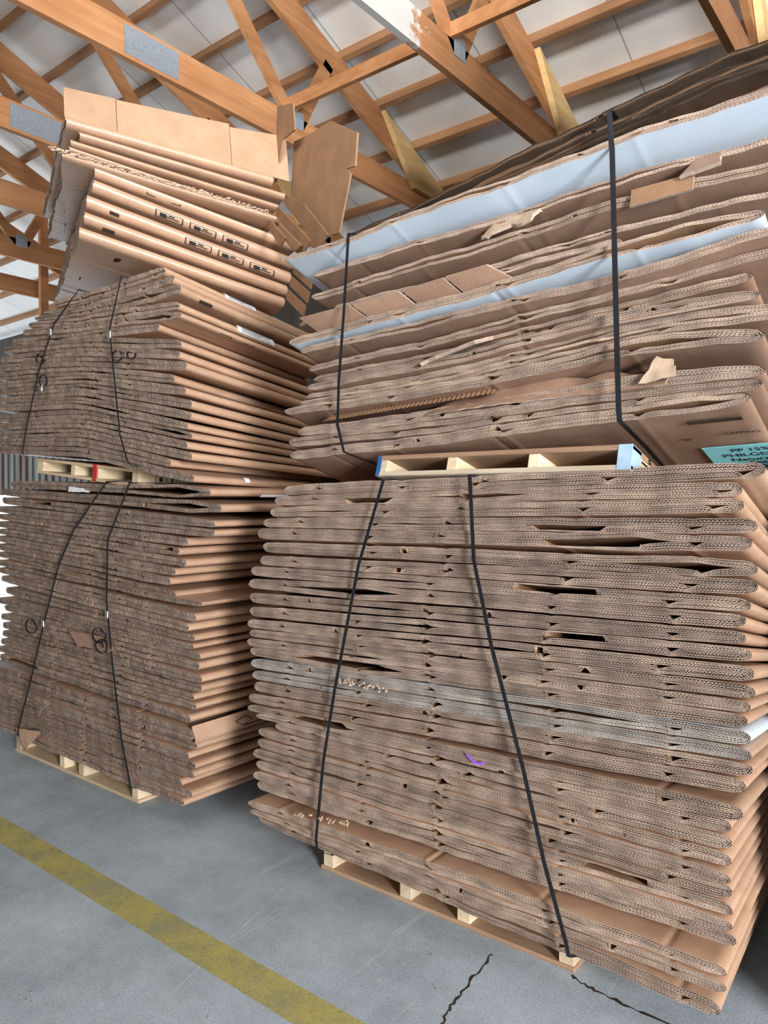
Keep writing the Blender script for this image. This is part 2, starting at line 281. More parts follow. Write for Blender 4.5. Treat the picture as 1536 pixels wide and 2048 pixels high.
# ------------------------------------------------------------------ flattened corrugated boxes
def flat_box(label, group, c, cu, cd, xL, xR, y0, du, dz, L, T, rows=0, face='kraft_face', edgem='flute_edge',
             rz=0.0, org=None, nu=(), nl=(), cu_cut=(), cl_cut=(), gaps=(), tip=1.9, lam=.0088, under=None, lip=.028, taper=.10):
    xm = (xL+xR)/2; zb = float(c(np.array([xm]))[0])-T
    if org is None: root = empty('flattened_box', (xm, y0, zb)); off = np.array([xm, 0.0, zb])
    else:
        root = empty('flattened_box', org, rz); off = np.zeros(3)
    tag(root, label, 'cardboard box', group)
    a = min(tip*T, .2*(xR-xL))
    base = np.arange(xL+a, xR-a, .014)
    ex = [p for n in list(nu)+list(nl) for p in np.linspace(n-.03, n+.03, 11)]+[p for q in list(cu_cut)+list(cl_cut) for e in q for p in (e-.002, e+.002)]
    xs = np.unique(np.concatenate([base, [xR-a], [p for p in ex if xL+a < p < xR-a]]))
    th = np.linspace(0, math.pi/2, 9)
    ph = RNG.uniform(0, 6.28, 6)
    def yj(x): return .0035*np.sin(9*x+ph[0])+.0025*np.sin(23*x+ph[1])+.0015*np.sin(61*x+ph[2])
    g = np.full(len(xs), .0007)
    for x0, x1, h in gaps:
        u = np.clip((xs-x0)/(x1-x0), 0, 1); g = g+h*np.where(u < .72, u/.72, (1-u)/.28)*((xs > x0) & (xs < x1))
    res = {}
    for sg, nm, nb, notch, cut in ((1, 'upper_panel', cu, nu, cu_cut), (-1, 'lower_panel', cd, nl, cl_cut)):
        cz = c(xs)
        Tx = np.full(len(xs), T)
        if nb is not None: Tx = np.minimum(T, np.maximum(.004, .5*np.abs(nb(xs)-cz)-.0011))
        kk = np.ones(5)/5; Tx = np.minimum(Tx, np.convolve(np.pad(Tx, 2, 'edge'), kk, 'valid'))
        Tx = Tx*(1-taper*np.exp(-((xs-xL)/.15)**2)-taper*np.exp(-((xR-xs)/.15)**2))*(1+.05*np.sin(xs*5.1+ph[3]+sg)-.05)
        inn = g.copy()*(1.0); out = Tx.copy()+g*.6
        out = np.maximum(out, inn+.003)
        for n in notch:
            inn = inn+.62*Tx*np.maximum(0, 1-np.abs(xs-n)/np.where(xs < n, .012, .026))
            out = out+.10*Tx*np.exp(-((xs-n)/.012)**2)
        for n in (nl if sg > 0 else nu):
            out = out-.14*Tx*np.exp(-((xs-n)/.010)**2)
        for q0, q1 in cut: inn = np.where((xs > q0) & (xs < q1), .82*Tx, inn)
        inn = np.minimum(inn, out-.0012)
        cl, cr = c(np.array([xL+a]))[0], c(np.array([xR-a]))[0]
        ol = np.stack([xL+a*(1-np.cos(th[:-1])), c(xL+a*(1-np.cos(th[:-1])))+sg*out[0]*np.sin(th[:-1])], 1)
        orr = np.stack([xR-a*(1-np.cos(th[:-1][::-1])), c(xR-a*(1-np.cos(th[:-1][::-1])))+sg*out[-1]*np.sin(th[:-1][::-1])], 1)
        il = np.repeat([[xL+.6*a, float(c(np.array([xL+.6*a]))[0])+sg*.0004]], 8, 0); ir = np.repeat([[xR-.6*a, float(c(np.array([xR-.6*a]))[0])+sg*.0004]], 8, 0)
        O = np.concatenate([ol, np.stack([xs, cz+sg*out], 1), orr]); I = np.concatenate([il, np.stack([xs, cz+sg*inn], 1), ir])
        mb = MB(); pj = RNG.uniform(-.003, .003)
        def sweep(P2, ys, yfront=None):
            n = len(P2); R = np.zeros((n, len(ys), 3))
            for k, yy in enumerate(ys):
                y = yy+(pj+yj(P2[:, 0]) if k == 0 else 0)
                R[:, k, 0] = P2[:, 0]+du*y; R[:, k, 1] = y; R[:, k, 2] = P2[:, 1]+dz*y
            return R-off
        lipd = lip if rows else .0
        ys = [0, .04, L*.35, L*.7, L]
        outm = 0 if not (under and sg < 0) else 2
        mb.grid(sweep(O, ys), outm, True); mb.grid(sweep(I, ys), 3, False)
        # rear cap and front cap
        RO, RI = sweep(O, [L, L])[:, 1], sweep(I, [L, L])[:, 1]
        mb.grid(np.stack([RO, RI], 1), 1)
        if not rows:
            FO, FI = sweep(O, [0, .01])[:, 0], sweep(I, [0, .01])[:, 0]
            FM = (FO+FI)/2; FM[:, 1] += RNG.uniform(-.0025, .0025, len(FM))
            mb.grid(np.stack([FO, FM, FI], 1), 1)
        else:
            BO, BI = sweep(O, [lipd, lipd])[:, 1], sweep(I, [lipd, lipd])[:, 1]
            mb.grid(np.stack([BO, BI], 1), 1)
            sl = np.concatenate([[0], np.cumsum(np.hypot(*np.diff(O, axis=0).T))]); tot = sl[-1]
            hl = np.hypot(*(O-I).T)
            def at(s, t):
                o = np.stack([np.interp(s, sl, O[:, 0]), np.interp(s, sl, O[:, 1])], 1); i = np.stack([np.interp(s, sl, I[:, 0]), np.interp(s, sl, I[:, 1])], 1)
                return i+(o-i)*t[:, None]
            def strip(s, t, wd, walls=(True, True)):
                h = np.maximum(np.interp(s, sl, hl), .004)
                t0 = np.clip(t-wd/2/h, .0 if t[0] < .01 else .02, .98); t1 = np.clip(t+wd/2/h, .02, 1.0 if t[0] > .99 else .98)
                A, B = at(s, t0), at(s, t1)
                A3 = sweep(A, [0, lipd]); B3 = sweep(B, [0, lipd])
                mb.grid(np.stack([A3[:, 0], B3[:, 0]], 1), 1)
                if walls[0]: mb.grid(A3, 1)
                if walls[1]: mb.grid(B3, 1)
            sc_ = np.linspace(0, tot, max(40, int(tot/.02)))
            for r in range(rows+1):
                t = np.full(len(sc_), r/rows)
                wd = .0014
                if r == 0: strip(sc_, t+.0, wd*2, (False, True))
                elif r == rows: strip(sc_, t, wd*2, (True, False))
                else: strip(sc_, t+.035*np.sin(sc_*RNG.uniform(5, 16)+RNG.uniform(0, 6)), wd)
            la = lam*RNG.uniform(.92, 1.1)
            for r in range(rows):
                lr = la*RNG.uniform(.9, 1.15); n = int(tot/lr*6); s = np.linspace(0, tot, n)
                cr_ = np.clip(.72+.26*np.sin(s*RNG.uniform(3, 9)+RNG.uniform(0, 6))+.22*np.sin(s*RNG.uniform(14, 30)+RNG.uniform(0, 6)), .25, 1.0)
                wv = np.sin(2*math.pi*s/lr+RNG.uniform(0, 6)+1.5*np.sin(s*2.3+r))*cr_
                s2 = np.clip(s+.16*lr*wv*RNG.choice([-1, 1]), 0, tot)
                strip(s2, (r+.5)/rows+.44/rows*wv+.05/rows*np.sin(s*41+r), .0014)
        mats = [face, edgem, under or face, 'kraft_dark_shaded']  # inner faces darkened so the notches look shaded
        o = mb.build(nm, mats, root)
        res[nm] = o
    tl = c(np.array([xR-a]))[0]
    root_info = dict(root=root, c=c, xL=xL, xR=xR, a=a, T=T, du=du, dz=dz, y0=y0, off=off, L=L, cu=cu, cd=cd)
    return root_info
def fold_point(bi, th, y, lift=.0012):
    """point on the right fold: th from -90 (under) to 90 (top) degrees; beyond that runs along the flat"""
    a, c = bi['a'], bi['c']; xf = bi['xR']-a
    def hT(nb):
        if nb is None: return bi['T']
        return min(bi['T'], max(.004, .5*abs(float(nb(np.array([xf]))[0])-float(c(np.array([xf]))[0]))-.0007))
    t = math.radians(th); h = hT(bi['cu'] if th > 0 else bi['cd'])
    x = xf+(a+lift)*math.cos(t); z = float(c(np.array([min(x, bi['xR'])]))[0])+(h+lift)*math.sin(t)
    return np.array([x+bi['du']*y, y, z+bi['dz']*y])-bi['off']
def fold_patch(bi, name, matn, th0, th1, y0, y1, n=7, thick=.0009, label=None, m=6):
    mb = MB(); ths = np.linspace(th0, th1, n); yy = np.linspace(y0, y1, m)
    A = np.array([[fold_point(bi, t, y, .0012+thick) for y in yy] for t in ths]); B = np.array([[fold_point(bi, t, y, .0008) for y in yy] for t in ths])
    mb.grid(A, 0, True); mb.grid(B, 0)
    for e in (0, -1): mb.grid(np.stack([A[e], B[e]], 0), 0); mb.grid(np.stack([A[:, e], B[:, e]], 0), 0)
    o = mb.build(name, [matn], bi['root'])
    if label: o['label'] = label
    return o
def fold_marks(bi, name, rects, matn='ink', label=None):
    """several little printed strokes: each (th0, th1, y0, y1) on the fold; one printed mark part"""
    mb = MB()
    for th0, th1, y0, y1 in rects:
        ths = np.linspace(th0, th1, 4); yy = np.linspace(y0, y1, 3)
        mb.grid(np.array([[fold_point(bi, t, y, .0011) for y in yy] for t in ths]), 0)
    o = mb.build(name, [matn], bi['root'])
    if label: o['label'] = label
    return o
def sheet(name, P, th, matn, parent, edge_m=None, org=(0, 0, 0)):
    """thick curved sheet from a grid of points (a,b,3), thickness th along its normals"""
    P = np.asarray(P, float)-np.asarray(org)
    da = np.gradient(P, axis=0); db = np.gradient(P, axis=1); n = np.cross(da, db); n /= np.maximum(np.linalg.norm(n, axis=-1, keepdims=True), 1e-9)
    Q = P+n*th; mb = MB(); mb.grid(P, 0, True); mb.grid(Q, 0, True)
    for e in (0, -1): mb.grid(np.stack([P[e], Q[e]], 0), 1); mb.grid(np.stack([P[:, e], Q[:, e]], 0), 1)
    return mb.build(name, [matn, edge_m or 'flute_edge'], parent)
def quad_grid(a, b, c, d, n=9, m=6, wob=0.0):
    a, b, c, d = (np.array(p, float) for p in (a, b, c, d)); u = np.linspace(0, 1, n)[:, None, None]; v = np.linspace(0, 1, m)[None, :, None]
    P = (a*(1-u)+b*u)*(1-v)+(d*(1-u)+c*u)*v
    if wob: P = P+RNG.normal(0, wob, P.shape)
    return P
ORD = ['', 'second', 'third', 'fourth', 'fifth', 'sixth', 'seventh', 'eighth', 'ninth', 'tenth', 'eleventh', 'twelfth', 'thirteenth', 'fourteenth',
       'fifteenth', 'sixteenth', 'seventeenth', 'eighteenth', 'nineteenth', 'twentieth', 'twenty-first', 'twenty-second', 'twenty-third', 'twenty-fourth',
       'twenty-fifth', 'twenty-sixth', 'twenty-seventh', 'twenty-eighth', 'twenty-ninth', 'thirtieth', 'thirty-first']
def nth(i, n, stack, adj='flattened brown cardboard box'):
    if i == 0: return adj+', topmost of the '+stack
    if i == n-1: return adj+', lowest of the '+stack
    if i >= n//2:
        j = n-1-i; return adj+', '+ORD[j+1]+' from the bottom of the '+stack
    return adj+', '+ORD[i]+' from the top of the '+stack
# ------------------------------------------------------------------ building
def structure(name, V, F, m, mats=None):
    mb = MB(); mb.add(V, F, 0); o = mb.build(name, [m]); return tag(o, kind='structure')
mb = MB(); mb.box((-6.9, -4, -.12), (5.0, 5.75, 0)); tag(mb.build('floor', ['concrete']), 'grey scuffed concrete warehouse floor', kind='structure')
RZ = lambda y: 5.10-.40*(y-3.48)       # underside of the roof insulation
mb = MB(); mb.add([(-20, -3.4, RZ(-3.4)), (5, -3.4, RZ(-3.4)), (5, 6.2, RZ(6.2)), (-20, 6.2, RZ(6.2)), (-20, -3.4, RZ(-3.4)+.08), (5, -3.4, RZ(-3.4)+.08), (5, 6.2, RZ(6.2)+.08), (-20, 6.2, RZ(6.2)+.08)],
    [(0, 1, 2, 3), (7, 6, 5, 4), (0, 4, 5, 1), (1, 5, 6, 2), (2, 6, 7, 3), (3, 7, 4, 0)])
tag(mb.build('ceiling', ['white_insulation']), 'white insulated sloping roof underside', kind='structure')
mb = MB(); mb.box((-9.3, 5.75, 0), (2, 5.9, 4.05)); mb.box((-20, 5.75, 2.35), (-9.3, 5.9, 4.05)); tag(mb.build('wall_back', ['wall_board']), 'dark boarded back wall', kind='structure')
mb = MB(); mb.box((-20, 5.78, 1.52), (-9.3, 5.88, 2.35))
for k in range(53): mb.box((-20+k*.2, 5.75, 1.52), (-19.9+k*.2, 5.79, 2.35))
tag(mb.build('trim_1', ['weathered_siding']), 'weathered ribbed siding above the open bay', kind='structure')
mb = MB(); mb.box((-.14, 2.12, 0), (-.02, 5.75, 3.9)); tag(mb.build('blocker_wall_right', ['wall_board']), 'unseen dark board partition added to shade the gap beside the stacks', kind='structure')  # unseen occluder, added to keep the gap right of the stacks dark

mb = MB(); mb.box((-7.1, -4.0, -.12), (-6.95, 2.9, 8.0)); tag(mb.build('blocker_wall_left', ['pale_board']), 'unseen pale boarded wall added at the left to block light', kind='structure')  # out of view, added to keep outside light off the top pile
mb = MB(); mb.box((-14, -4.15, 0), (5.1, -4.0, 8.2)); tag(mb.build('wall_front', ['pale_board']), 'pale boarded wall behind the viewer', kind='structure')
mb = MB(); mb.box((5.0, -4.0, 0), (5.1, 6.2, 8.2)); tag(mb.build('wall_east', ['pale_board']), 'pale boarded side wall to the right', kind='structure')
mb = MB(); mb.box((-4.75, 3.32, 0), (-.14, 3.42, 2.05)); tag(mb.build('shade_partition', ['wall_board']), 'low dark board partition added behind the stacks to darken the gap', kind='structure')  # invented partition that darkens the gap between the stacks

# yellow line, crack and rubble on the floor
mb = MB(); mb.add([(-6.9, 1.475, .0006), (3, 1.42, .0006), (3, 1.545, .0006), (-6.9, 1.60, .0006)], [(0, 1, 2, 3)])
tag(mb.build('floor_line', ['worn_yellow_paint']), 'worn yellow painted line running across the concrete floor', 'floor line')
def crack(pts, wd, label):
    mb = MB(); P = []
    for (x0, y0), (x1, y1) in zip(pts[:-1], pts[1:]):
        n = 9
        for k in range(n): P.append((x0+(x1-x0)*k/n+random.uniform(-.006, .006), y0+(y1-y0)*k/n+random.uniform(-.006, .006)))
    P.append(pts[-1]); P = np.array(P); d = np.gradient(P, axis=0); d /= np.linalg.norm(d, axis=1, keepdims=True); nrm = np.stack([-d[:, 1], d[:, 0]], 1)
    ww = (wd*RNG.uniform(.3, 1.2, len(P)))[:, None]
    a = np.concatenate([P+nrm*ww/2, np.full((len(P), 1), .0005)], 1); b = np.concatenate([P-nrm*ww/2, np.full((len(P), 1), .0005)], 1)
    mb.grid(np.stack([a, b], 1), 0); tag(mb.build('floor_crack', ['dark_edge']), label, 'crack')
crack([(-1.10, 1.45), (-1.14, 1.70), (-1.16, 1.79), (-1.175, 1.91), (-1.19, 2.06)], .009, 'jagged crack in the floor in front of the lower right pallet')
crack([(-.95, 2.115), (-.85, 2.09), (-.70, 2.085), (-.3, 2.06)], .012, 'broken joint in the floor beside the corner of the lower right pallet')
mb = MB(); mb.add([(-1.70, .85, .0004), (-1.704, .85, .0004), (-2.034, 2.05, .0004), (-2.03, 2.05, .0004)], [(0, 1, 2, 3)]); tag(mb.build('floor_joint', ['concrete_pale']), 'faint pale straight joint line in the concrete floor', 'floor joint')
mb = MB()
for k in range(36):
    x, y = (random.uniform(-3.4, -1.2), random.uniform(1.0, 1.95)) if k < 30 else (random.gauss(-2.17, .04), random.gauss(1.05, .03))
    r = random.uniform(.001, .0028); mb.box((x-r, y-r*.8, 0), (x+r, y+r*.8, r*1.1), 0)
tag(mb.build('rubble', ['pale_board']), 'tiny chips of pale rubble scattered on the floor', 'rubble', kind='stuff')

# trusses
def beam(name, p, q, up, w, h, m, parent, org, bev=0):
    mb = MB(); mb.bar(np.array(p)-org, np.array(q)-org, up, w, h); return mb.build(name, [m], parent)
TX = [-1.08, -2.42, -3.75, -5.08, -6.38, -7.70, -9.0]
TL = ['wooden roof truss with a pale end, at the upper right corner above the stacks', 'wooden roof truss with peeling white paint on its lower beam',
      'wooden roof truss right above the flaps of the tilted top pile', 'wooden roof truss passing left of the tilted top pile, steel plate near it',
      'third wooden roof truss from the left, behind the leaning boxes', 'second wooden roof truss from the left end of the roof', 'leftmost and farthest wooden roof truss']
TOP = lambda y: 4.79-.40*(y-3.48)      # underside of the top chords
for k, X in enumerate(TX):
    o3 = np.array([X, 5.4, 3.9]); t = empty('roof_truss', tuple(o3)); tag(t, TL[k], 'roof truss', 'wooden roof trusses')
    beam('bottom_chord', (X, -1.5, 4.0), (X, 5.55, 4.0), (0, 0, 1), .042, .2, 'peeling_paint_wood' if k == 1 else 'truss_wood', t, o3)
    beam('top_chord', (X, -1.5, TOP(-1.5)+.11), (X, 5.95, TOP(5.95)+.11), (0, 0, 1), .042, .2, 'truss_wood', t, o3)
    for a, b in (((3.72, 4.06), (2.72, TOP(2.72)+.06)), ((3.78, 4.06), (4.08, TOP(4.08)+.06)), ((1.7, 4.06), (2.62, TOP(2.62)+.06)), ((1.65, 4.06), (1.1, TOP(1.1)+.06))):
        beam('web', (X+.001, *a), (X+.001, *b), (0, 1, .3), .04, .09, 'truss_wood', t, o3)
    # heel wedge
    mb = MB(); q = [(4.68, TOP(4.68)+.20), (5.56, TOP(5.56)+.16), (5.52, 4.03), (5.08, 4.03)]
    V = [(X+.0475+s*.022-o3[0], a-o3[1], b-o3[2]) for s in (-1, 1) for a, b in q]
    mb.add(V, [(0, 1, 2, 3), (7, 6, 5, 4), (0, 4, 5, 1), (1, 5, 6, 2), (2, 6, 7, 3), (3, 7, 4, 0)]); mb.build('heel_block', ['pine_sun_tint'], t)
    for a, b, hh, ww in ((2.58, 4.0, .16, .36), (3.75, 4.08, .12, .12)):
        mb = MB()
        for s in (1,): mb.box((s*.024-.0015, a-ww/2-o3[1], b-hh/2-.0-o3[2]), (s*.024+.0015, a+ww/2-o3[1], b+hh/2-o3[2]))
        mb.build('gusset_plate', ['galvanised_plate'], t)
pl = [5.56, 5.12, 4.68, 4.24, 3.79, 3.35, 2.90, 2.45, 2.0, 1.55, 1.1, .6, .1]
PN = ['lowest wooden purlin, nearest the back eave', 'second wooden purlin up from the back eave', 'third wooden purlin up from the back eave', 'fourth wooden purlin up from the back eave', 'fifth wooden purlin up from the back eave',
      'sixth wooden purlin up from the back eave', 'seventh wooden purlin up from the back eave', 'eighth wooden purlin up from the back eave', 'ninth wooden purlin up from the back eave', 'tenth wooden purlin up from the back eave',
      'eleventh wooden purlin up from the back eave', 'twelfth wooden purlin up from the back eave', 'highest wooden purlin under the roof']
for y, l in zip(pl, PN):
    zt = RZ(y); o3 = np.array([-4.0, y, zt-.045]); mb = MB()
    mb.bar(np.array((-19.5, y, zt-.046))-o3, np.array((4, y, zt-.046))-o3, (0, .37, .93), .04, .088)
    tag(mb.build('roof_purlin', ['purlin_wood'], None, tuple(o3)), l, 'purlin', 'purlins under the white roof')
mb = MB(); mb.bar((0, 0, 0), (8.2, 0.05, 0), (0, 0, 1), .035, .085); o = mb.build('truss_brace', ['truss_wood'], None, (-3.95, 3.66, 4.145)); tag(o, 'long light brace board lying across the truss beams', 'brace')
mb = MB(); mb.bar((0, 0, 0), (0, 0, 1.75), (0, 1, 0), .05, .09); tag(mb.build('post', ['truss_wood'], None, (-8.3, 4.3, 3.35)), 'thin upright wooden post far left under the roof', 'post')
for p, q, l in (((-9.02, 5.1, 4.0), (-8.5, 5.76, 3.1), 'sunlit yellow diagonal brace low at the far left'), ((-10.4, 5.68, 4.0), (-9.2, 5.7, 3.0), 'shaded diagonal brace at the far left edge')):
    mb = MB(); mb.bar((0, 0, 0), np.array(q)-np.array(p), (0, 1, .2), .05, .14); tag(mb.build('knee_brace', ['pine_y'], None, p), l, 'brace')

# pallets
def pallet(label, x0, x1, stringers, y0, z0, h, depth, mx, my, rot=(0, 0, 0), labels=None):
    t = empty('wooden_pallet', (x0, y0, z0)); t.rotation_euler = rot; tag(t, label, 'pallet', 'wooden pallets under the box stacks')
    W = x1-x0; bt = .016
    nb = 7; pit = depth/nb
    for k in range(nb):
        bw = .13 if k in (0, nb-1) else .095
        yy = 0 if k == 0 else (depth-bw if k == nb-1 else k*pit+.02)
        mb = MB(); mb.box((0, yy, h-bt), (W, yy+bw, h)); bevel(mb.build('deck_board', [mx[0]], t), .003)
    for k in (0, 3, 6):
        bw = .13; yy = 0 if k == 0 else (depth-bw if k == 6 else depth/2-bw/2)
        mb = MB(); mb.box((0, yy, 0), (W, yy+bw, bt)); bevel(mb.build('bottom_board', [mx[1]], t), .003)
    for i, (a, b) in enumerate(stringers):
        mb = MB(); mb.box((a-x0, .004, bt), (b-x0, depth-.004, h-bt)); o = bevel(mb.build('stringer', [my], t), .002)
        if labels and labels[i]:
            m, l = labels[i]; o['label'] = l; mb = MB(); mb.box((a-x0-.002, -.0015, .001), ((a+.011 if i == 0 else b)-x0+.002, .07, h-.001)); mb.build('paint_coat', [m], t)['label'] = l
    return t
pallet('pale wooden pallet on the floor under the lower right stack, rusty bottom board', -1.997, -.945, [(-1.985, -1.935), (-1.613, -1.563), (-1.369, -1.319), (-.998, -.948)], 2.13, 0, .122, 1.0, ('pine_x', 'old_board_x'), 'pine_y')
pallet('clean pine pallet on the floor under the lower left stack', -4.32, -3.10, [(-4.31, -4.26), (-3.83, -3.78), (-3.64, -3.59), (-3.16, -3.11)], 2.05, 0, .108, 1.0, ('pine_x', 'pine_x'), 'pine_y')
pu = pallet('weathered pallet with blue painted ends between the two right stacks', -1.611, -.730, [(-1.609, -1.570), (-1.328, -1.291), (-1.041, -1.006), (-.767, -.732)], 1.992, 1.5215, .074, .95, ('old_board_x', 'grey_board_x'), 'pine_y', (-math.atan(.28), 0, 0),
       [('blue_paint', 'blue painted end'), None, None, ('pale_blue_paint', 'pale blue painted end')])
# stamp on the side of the pallet with blue ends
mb = MB()
for a, b, c_, d in ((.06, .16, .018, .021), (.06, .16, .064, .067), (.06, .063, .018, .067), (.157, .16, .018, .067), (.08, .14, .030, .034), (.08, .14, .044, .050), (.19, .21, .02, .05)):
    mb.box((.8795, a, c_), (.8806, b, d))
mb.build('stamp', ['ink'], pu)
pv = pallet('pale pallet with a red stripe between the two left stacks', -4.054, -3.095, [(-4.052, -3.99), (-3.70, -3.66), (-3.493, -3.44), (-3.147, -3.097)], 2.05, 1.588, .084, .95, ('pine_x', 'pine_x'), 'pine_y', (-.02, math.atan(.092), 0))
mb = MB(); mb.box((.572, -.003, -.002), (.605, .06, .086)); mb.build('red_stripe', ['red_paint'], pv)['label'] = 'red painted stripe'
mb = MB()
for a, b, c_, d in ((.10, .22, .018, .021), (.10, .22, .060, .063), (.10, .103, .018, .063), (.217, .22, .018, .063), (.12, .14, .03, .052), (.16, .163, .03, .052), (.19, .2, .028, .055)):
    mb.box((.9572, a, c_), (.9584, b, d))
mb.build('stamp', ['ink'], pv)

# ------------------------------------------------------------------ lower right stack
G = {}
def stack(key, pts, stackname, group, y0s, dzf, duf, L, T, rows, special=None, nuo=(), nlo=(), base_edge='flute_edge', tipf=1.9, lam=.0088, taper=.10):
    n = len(pts); cs = [smooth_curve(p) for p in pts]; out = []
    for i in range(n):
        sp = dict(special.get(i, {})) if special else {}
        xL, xR = pts[i][0][0], pts[i][-1][0]
        T_i = sp.pop('T', T); lab = sp.pop('label', None); adj = sp.pop('adj', 'flattened brown cardboard box')
        y0 = y0s(i)+sp.pop('dy', 0)
        lab = lab or nth(i, n, stackname, adj)
        nu = [xL+d+RNG.uniform(-.015, .015) for d in nuo if RNG.random() < .85]; nl = [xL+d+RNG.uniform(-.015, .015) for d in nlo if RNG.random() < .85]
        kw = dict(rows=rows, nu=nu, nl=nl, edgem=base_edge, tip=tipf, lam=lam, taper=taper); kw.update(sp)
        if 'gaps' not in kw:
            g0 = RNG.uniform(xL+.1, xR-.7); kw['gaps'] = [(g0, g0+RNG.uniform(.25, .6), RNG.uniform(.0015, .0045))]
            if RNG.random() < .6: g0 = RNG.uniform(xL+.1, xR-.5); kw['gaps'].append((g0, g0+RNG.uniform(.15, .4), RNG.uniform(.001, .003)))
        nick = [(q, q+RNG.uniform(.012, .03)) for q in RNG.uniform(xL+.2, xR-.25, 2) if RNG.random() < .6]
        if not (kw.get('cu_cut') or kw.get('cl_cut')): kw[('cu_cut', 'cl_cut')[int(RNG.integers(2))]] = nick
        out.append(flat_box(lab, group, cs[i], cs[i-1] if i else None, cs[i+1] if i < n-1 else None, xL, xR, y0, duf(i), dzf(i), L, T_i, **kw))
    G[key] = out; return out
r8 = np.random.default_rng(5); J = r8.uniform(-.010, .010, 200)
RBS = {2: dict(edgem='flute_edge'), 3: dict(cl_cut=[(-1.02, -.80)]), 4: dict(cl_cut=[(-.98, -.70)], gaps=[(-.95, -.62, .010)]), 5: dict(gaps=[(-.78, -.47, .009)]), 1: dict(cl_cut=[(-1.75, -1.56)]),
       7: dict(cu_cut=[(-1.08, -.82)]), 8: dict(gaps=[(-2.05, -1.5, .010)]), 10: dict(cu_cut=[(-.98, -.80)]), 13: dict(dy=-.01), 14: dict(cu_cut=[(-1.97, -1.60)], gaps=[(-2.02, -1.5, .012)], adj='flattened box with black gap'),
       15: dict(face='white_liner', edgem='flute_edge_dusty', adj='dusty flattened box with white top face'), 16: dict(edgem='flute_edge_dusty'), 19: dict(cu_cut=[(-1.99, -1.74)], gaps=[(-2.0, -1.7, .007)]), 28: dict(dy=-.012), 21: dict(dy=.01), 25: dict(cu_cut=[(-.86, -.68)])}
stack('RB', RB, 'lower right stack', 'flattened boxes in the lower right stack', lambda i: 1.995+J[i], lambda i: -.26*(1-i/30), lambda i: -.04, 1.0, .0215, 3, RBS, (.19, .86), (.55, .86, 1.28, 1.62), tipf=1.5)

# ------------------------------------------------------------------ upper right stack
J2 = r8.uniform(-.012, .012, 60)
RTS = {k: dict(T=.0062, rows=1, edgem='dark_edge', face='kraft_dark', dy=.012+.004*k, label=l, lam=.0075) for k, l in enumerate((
    'thin dark brown cardboard sheet on the very top of the upper right stack', 'second thin dark cardboard sheet from the top of the upper right stack', 'middle one of the five thin dark sheets topping the upper right stack',
    'fourth thin dark cardboard sheet from the top of the upper right stack', 'lowest thin dark cardboard sheet, just above the white lined box'))}
RTS[5] = dict(T=.0095, rows=2, under='white_liner', face='white_liner', edgem='flute_edge', dy=-.035, label='flattened box with wide white face near the top of the upper right stack')
RTS[6] = dict(T=.0095, rows=2, dy=.02); RTS[7] = dict(T=.0115, rows=2); RTS[8] = dict(T=.009, rows=2, dy=.03); RTS[9] = dict(T=.009, rows=2, dy=.005, label='short flattened box ending under the right strap of the upper right stack')
RTS[10] = dict(T=.014, rows=2, under='white_liner', face='white_liner', dy=-.03, gaps=[(-.9, -.45, .012)], label='gaping flattened box with white face midway up the upper right stack')
RTS[11] = dict(T=.0115, rows=2, dy=-.005); RTS[12] = dict(T=.011, rows=2, dy=.02); RTS[13] = dict(T=.012, rows=2, dy=.03); RTS[14] = dict(T=.013, rows=2)
for k in (17, 18, 19): RTS[k] = dict(T=.019, rows=3, dy=0)
RTS[20] = dict(T=.0175, rows=3, gaps=[(-.80, -.47, .008)], dy=0, label='lowest box of the upper right stack, cyan paper label underneath'); RTS[17]['dy'] = -.025; RTS[17]['gaps'] = [(-.95, -.5, .007)]
for k in range(5, 21): RTS.setdefault(k, {}).setdefault('face', 'kraft_brown_shaded')
stack('RT', RT, 'upper right stack', 'flattened boxes in the upper right stack', lambda i: 1.992+J2[i], lambda i: -.285-.002*(20-i), lambda i: -.03, 1.0, .0115, 2, RTS, (.22, .86), (.5, .9, 1.3), tipf=2.6)

# ------------------------------------------------------------------ left stacks
LBS = {0: dict(gaps=[(-3.15, -2.56, .017)], T=.020), 1: dict(gaps=[(-2.95, -2.52, .011)]), 5: dict(cu_cut=[(-2.84, -2.76)]), 2: dict(cu_cut=[(-4.0, -3.8)]), 21: dict(cu_cut=[(-4.3, -3.95)]), 22: dict(T=.030, label='flattened box with a raised pale side flap in the lower left stack')}
stack('LB', LB, 'lower left stack', 'flattened boxes in the lower left stack', lambda i: 2.0+J[40+i], lambda i: .0, lambda i: 0., .95, .0225, 0, LBS, (.22, .95, 1.2), (.6, .95, 1.42), 'crushed_edge', 1.05, taper=.2)
dzD = [-.145, -.143, -.142, -.141, -.14, -.14, -.138, -.135, -.13, -.125, -.118, -.11, -.10, -.09, -.08, -.07, -.06, -.05, -.04]
LTS = {2: dict(gaps=[(-3.2, -2.8, .006)]), 4: dict(gaps=[(-3.05, -2.75, .008)]), 14: dict(gaps=[(-2.95, -2.66, .006)])}
for k in range(6): LTS.setdefault(k, {})['T'] = .024
stack('LT', LT, 'upper left stack', 'flattened boxes in the upper left stack', lambda i: 2.0+J[80+i], lambda i: dzD[i], lambda i: 0., .95, .024, 0, LTS, (.25, .62, 1.0), (.45, .9, 1.3), 'crushed_edge', 1.0, taper=.2)
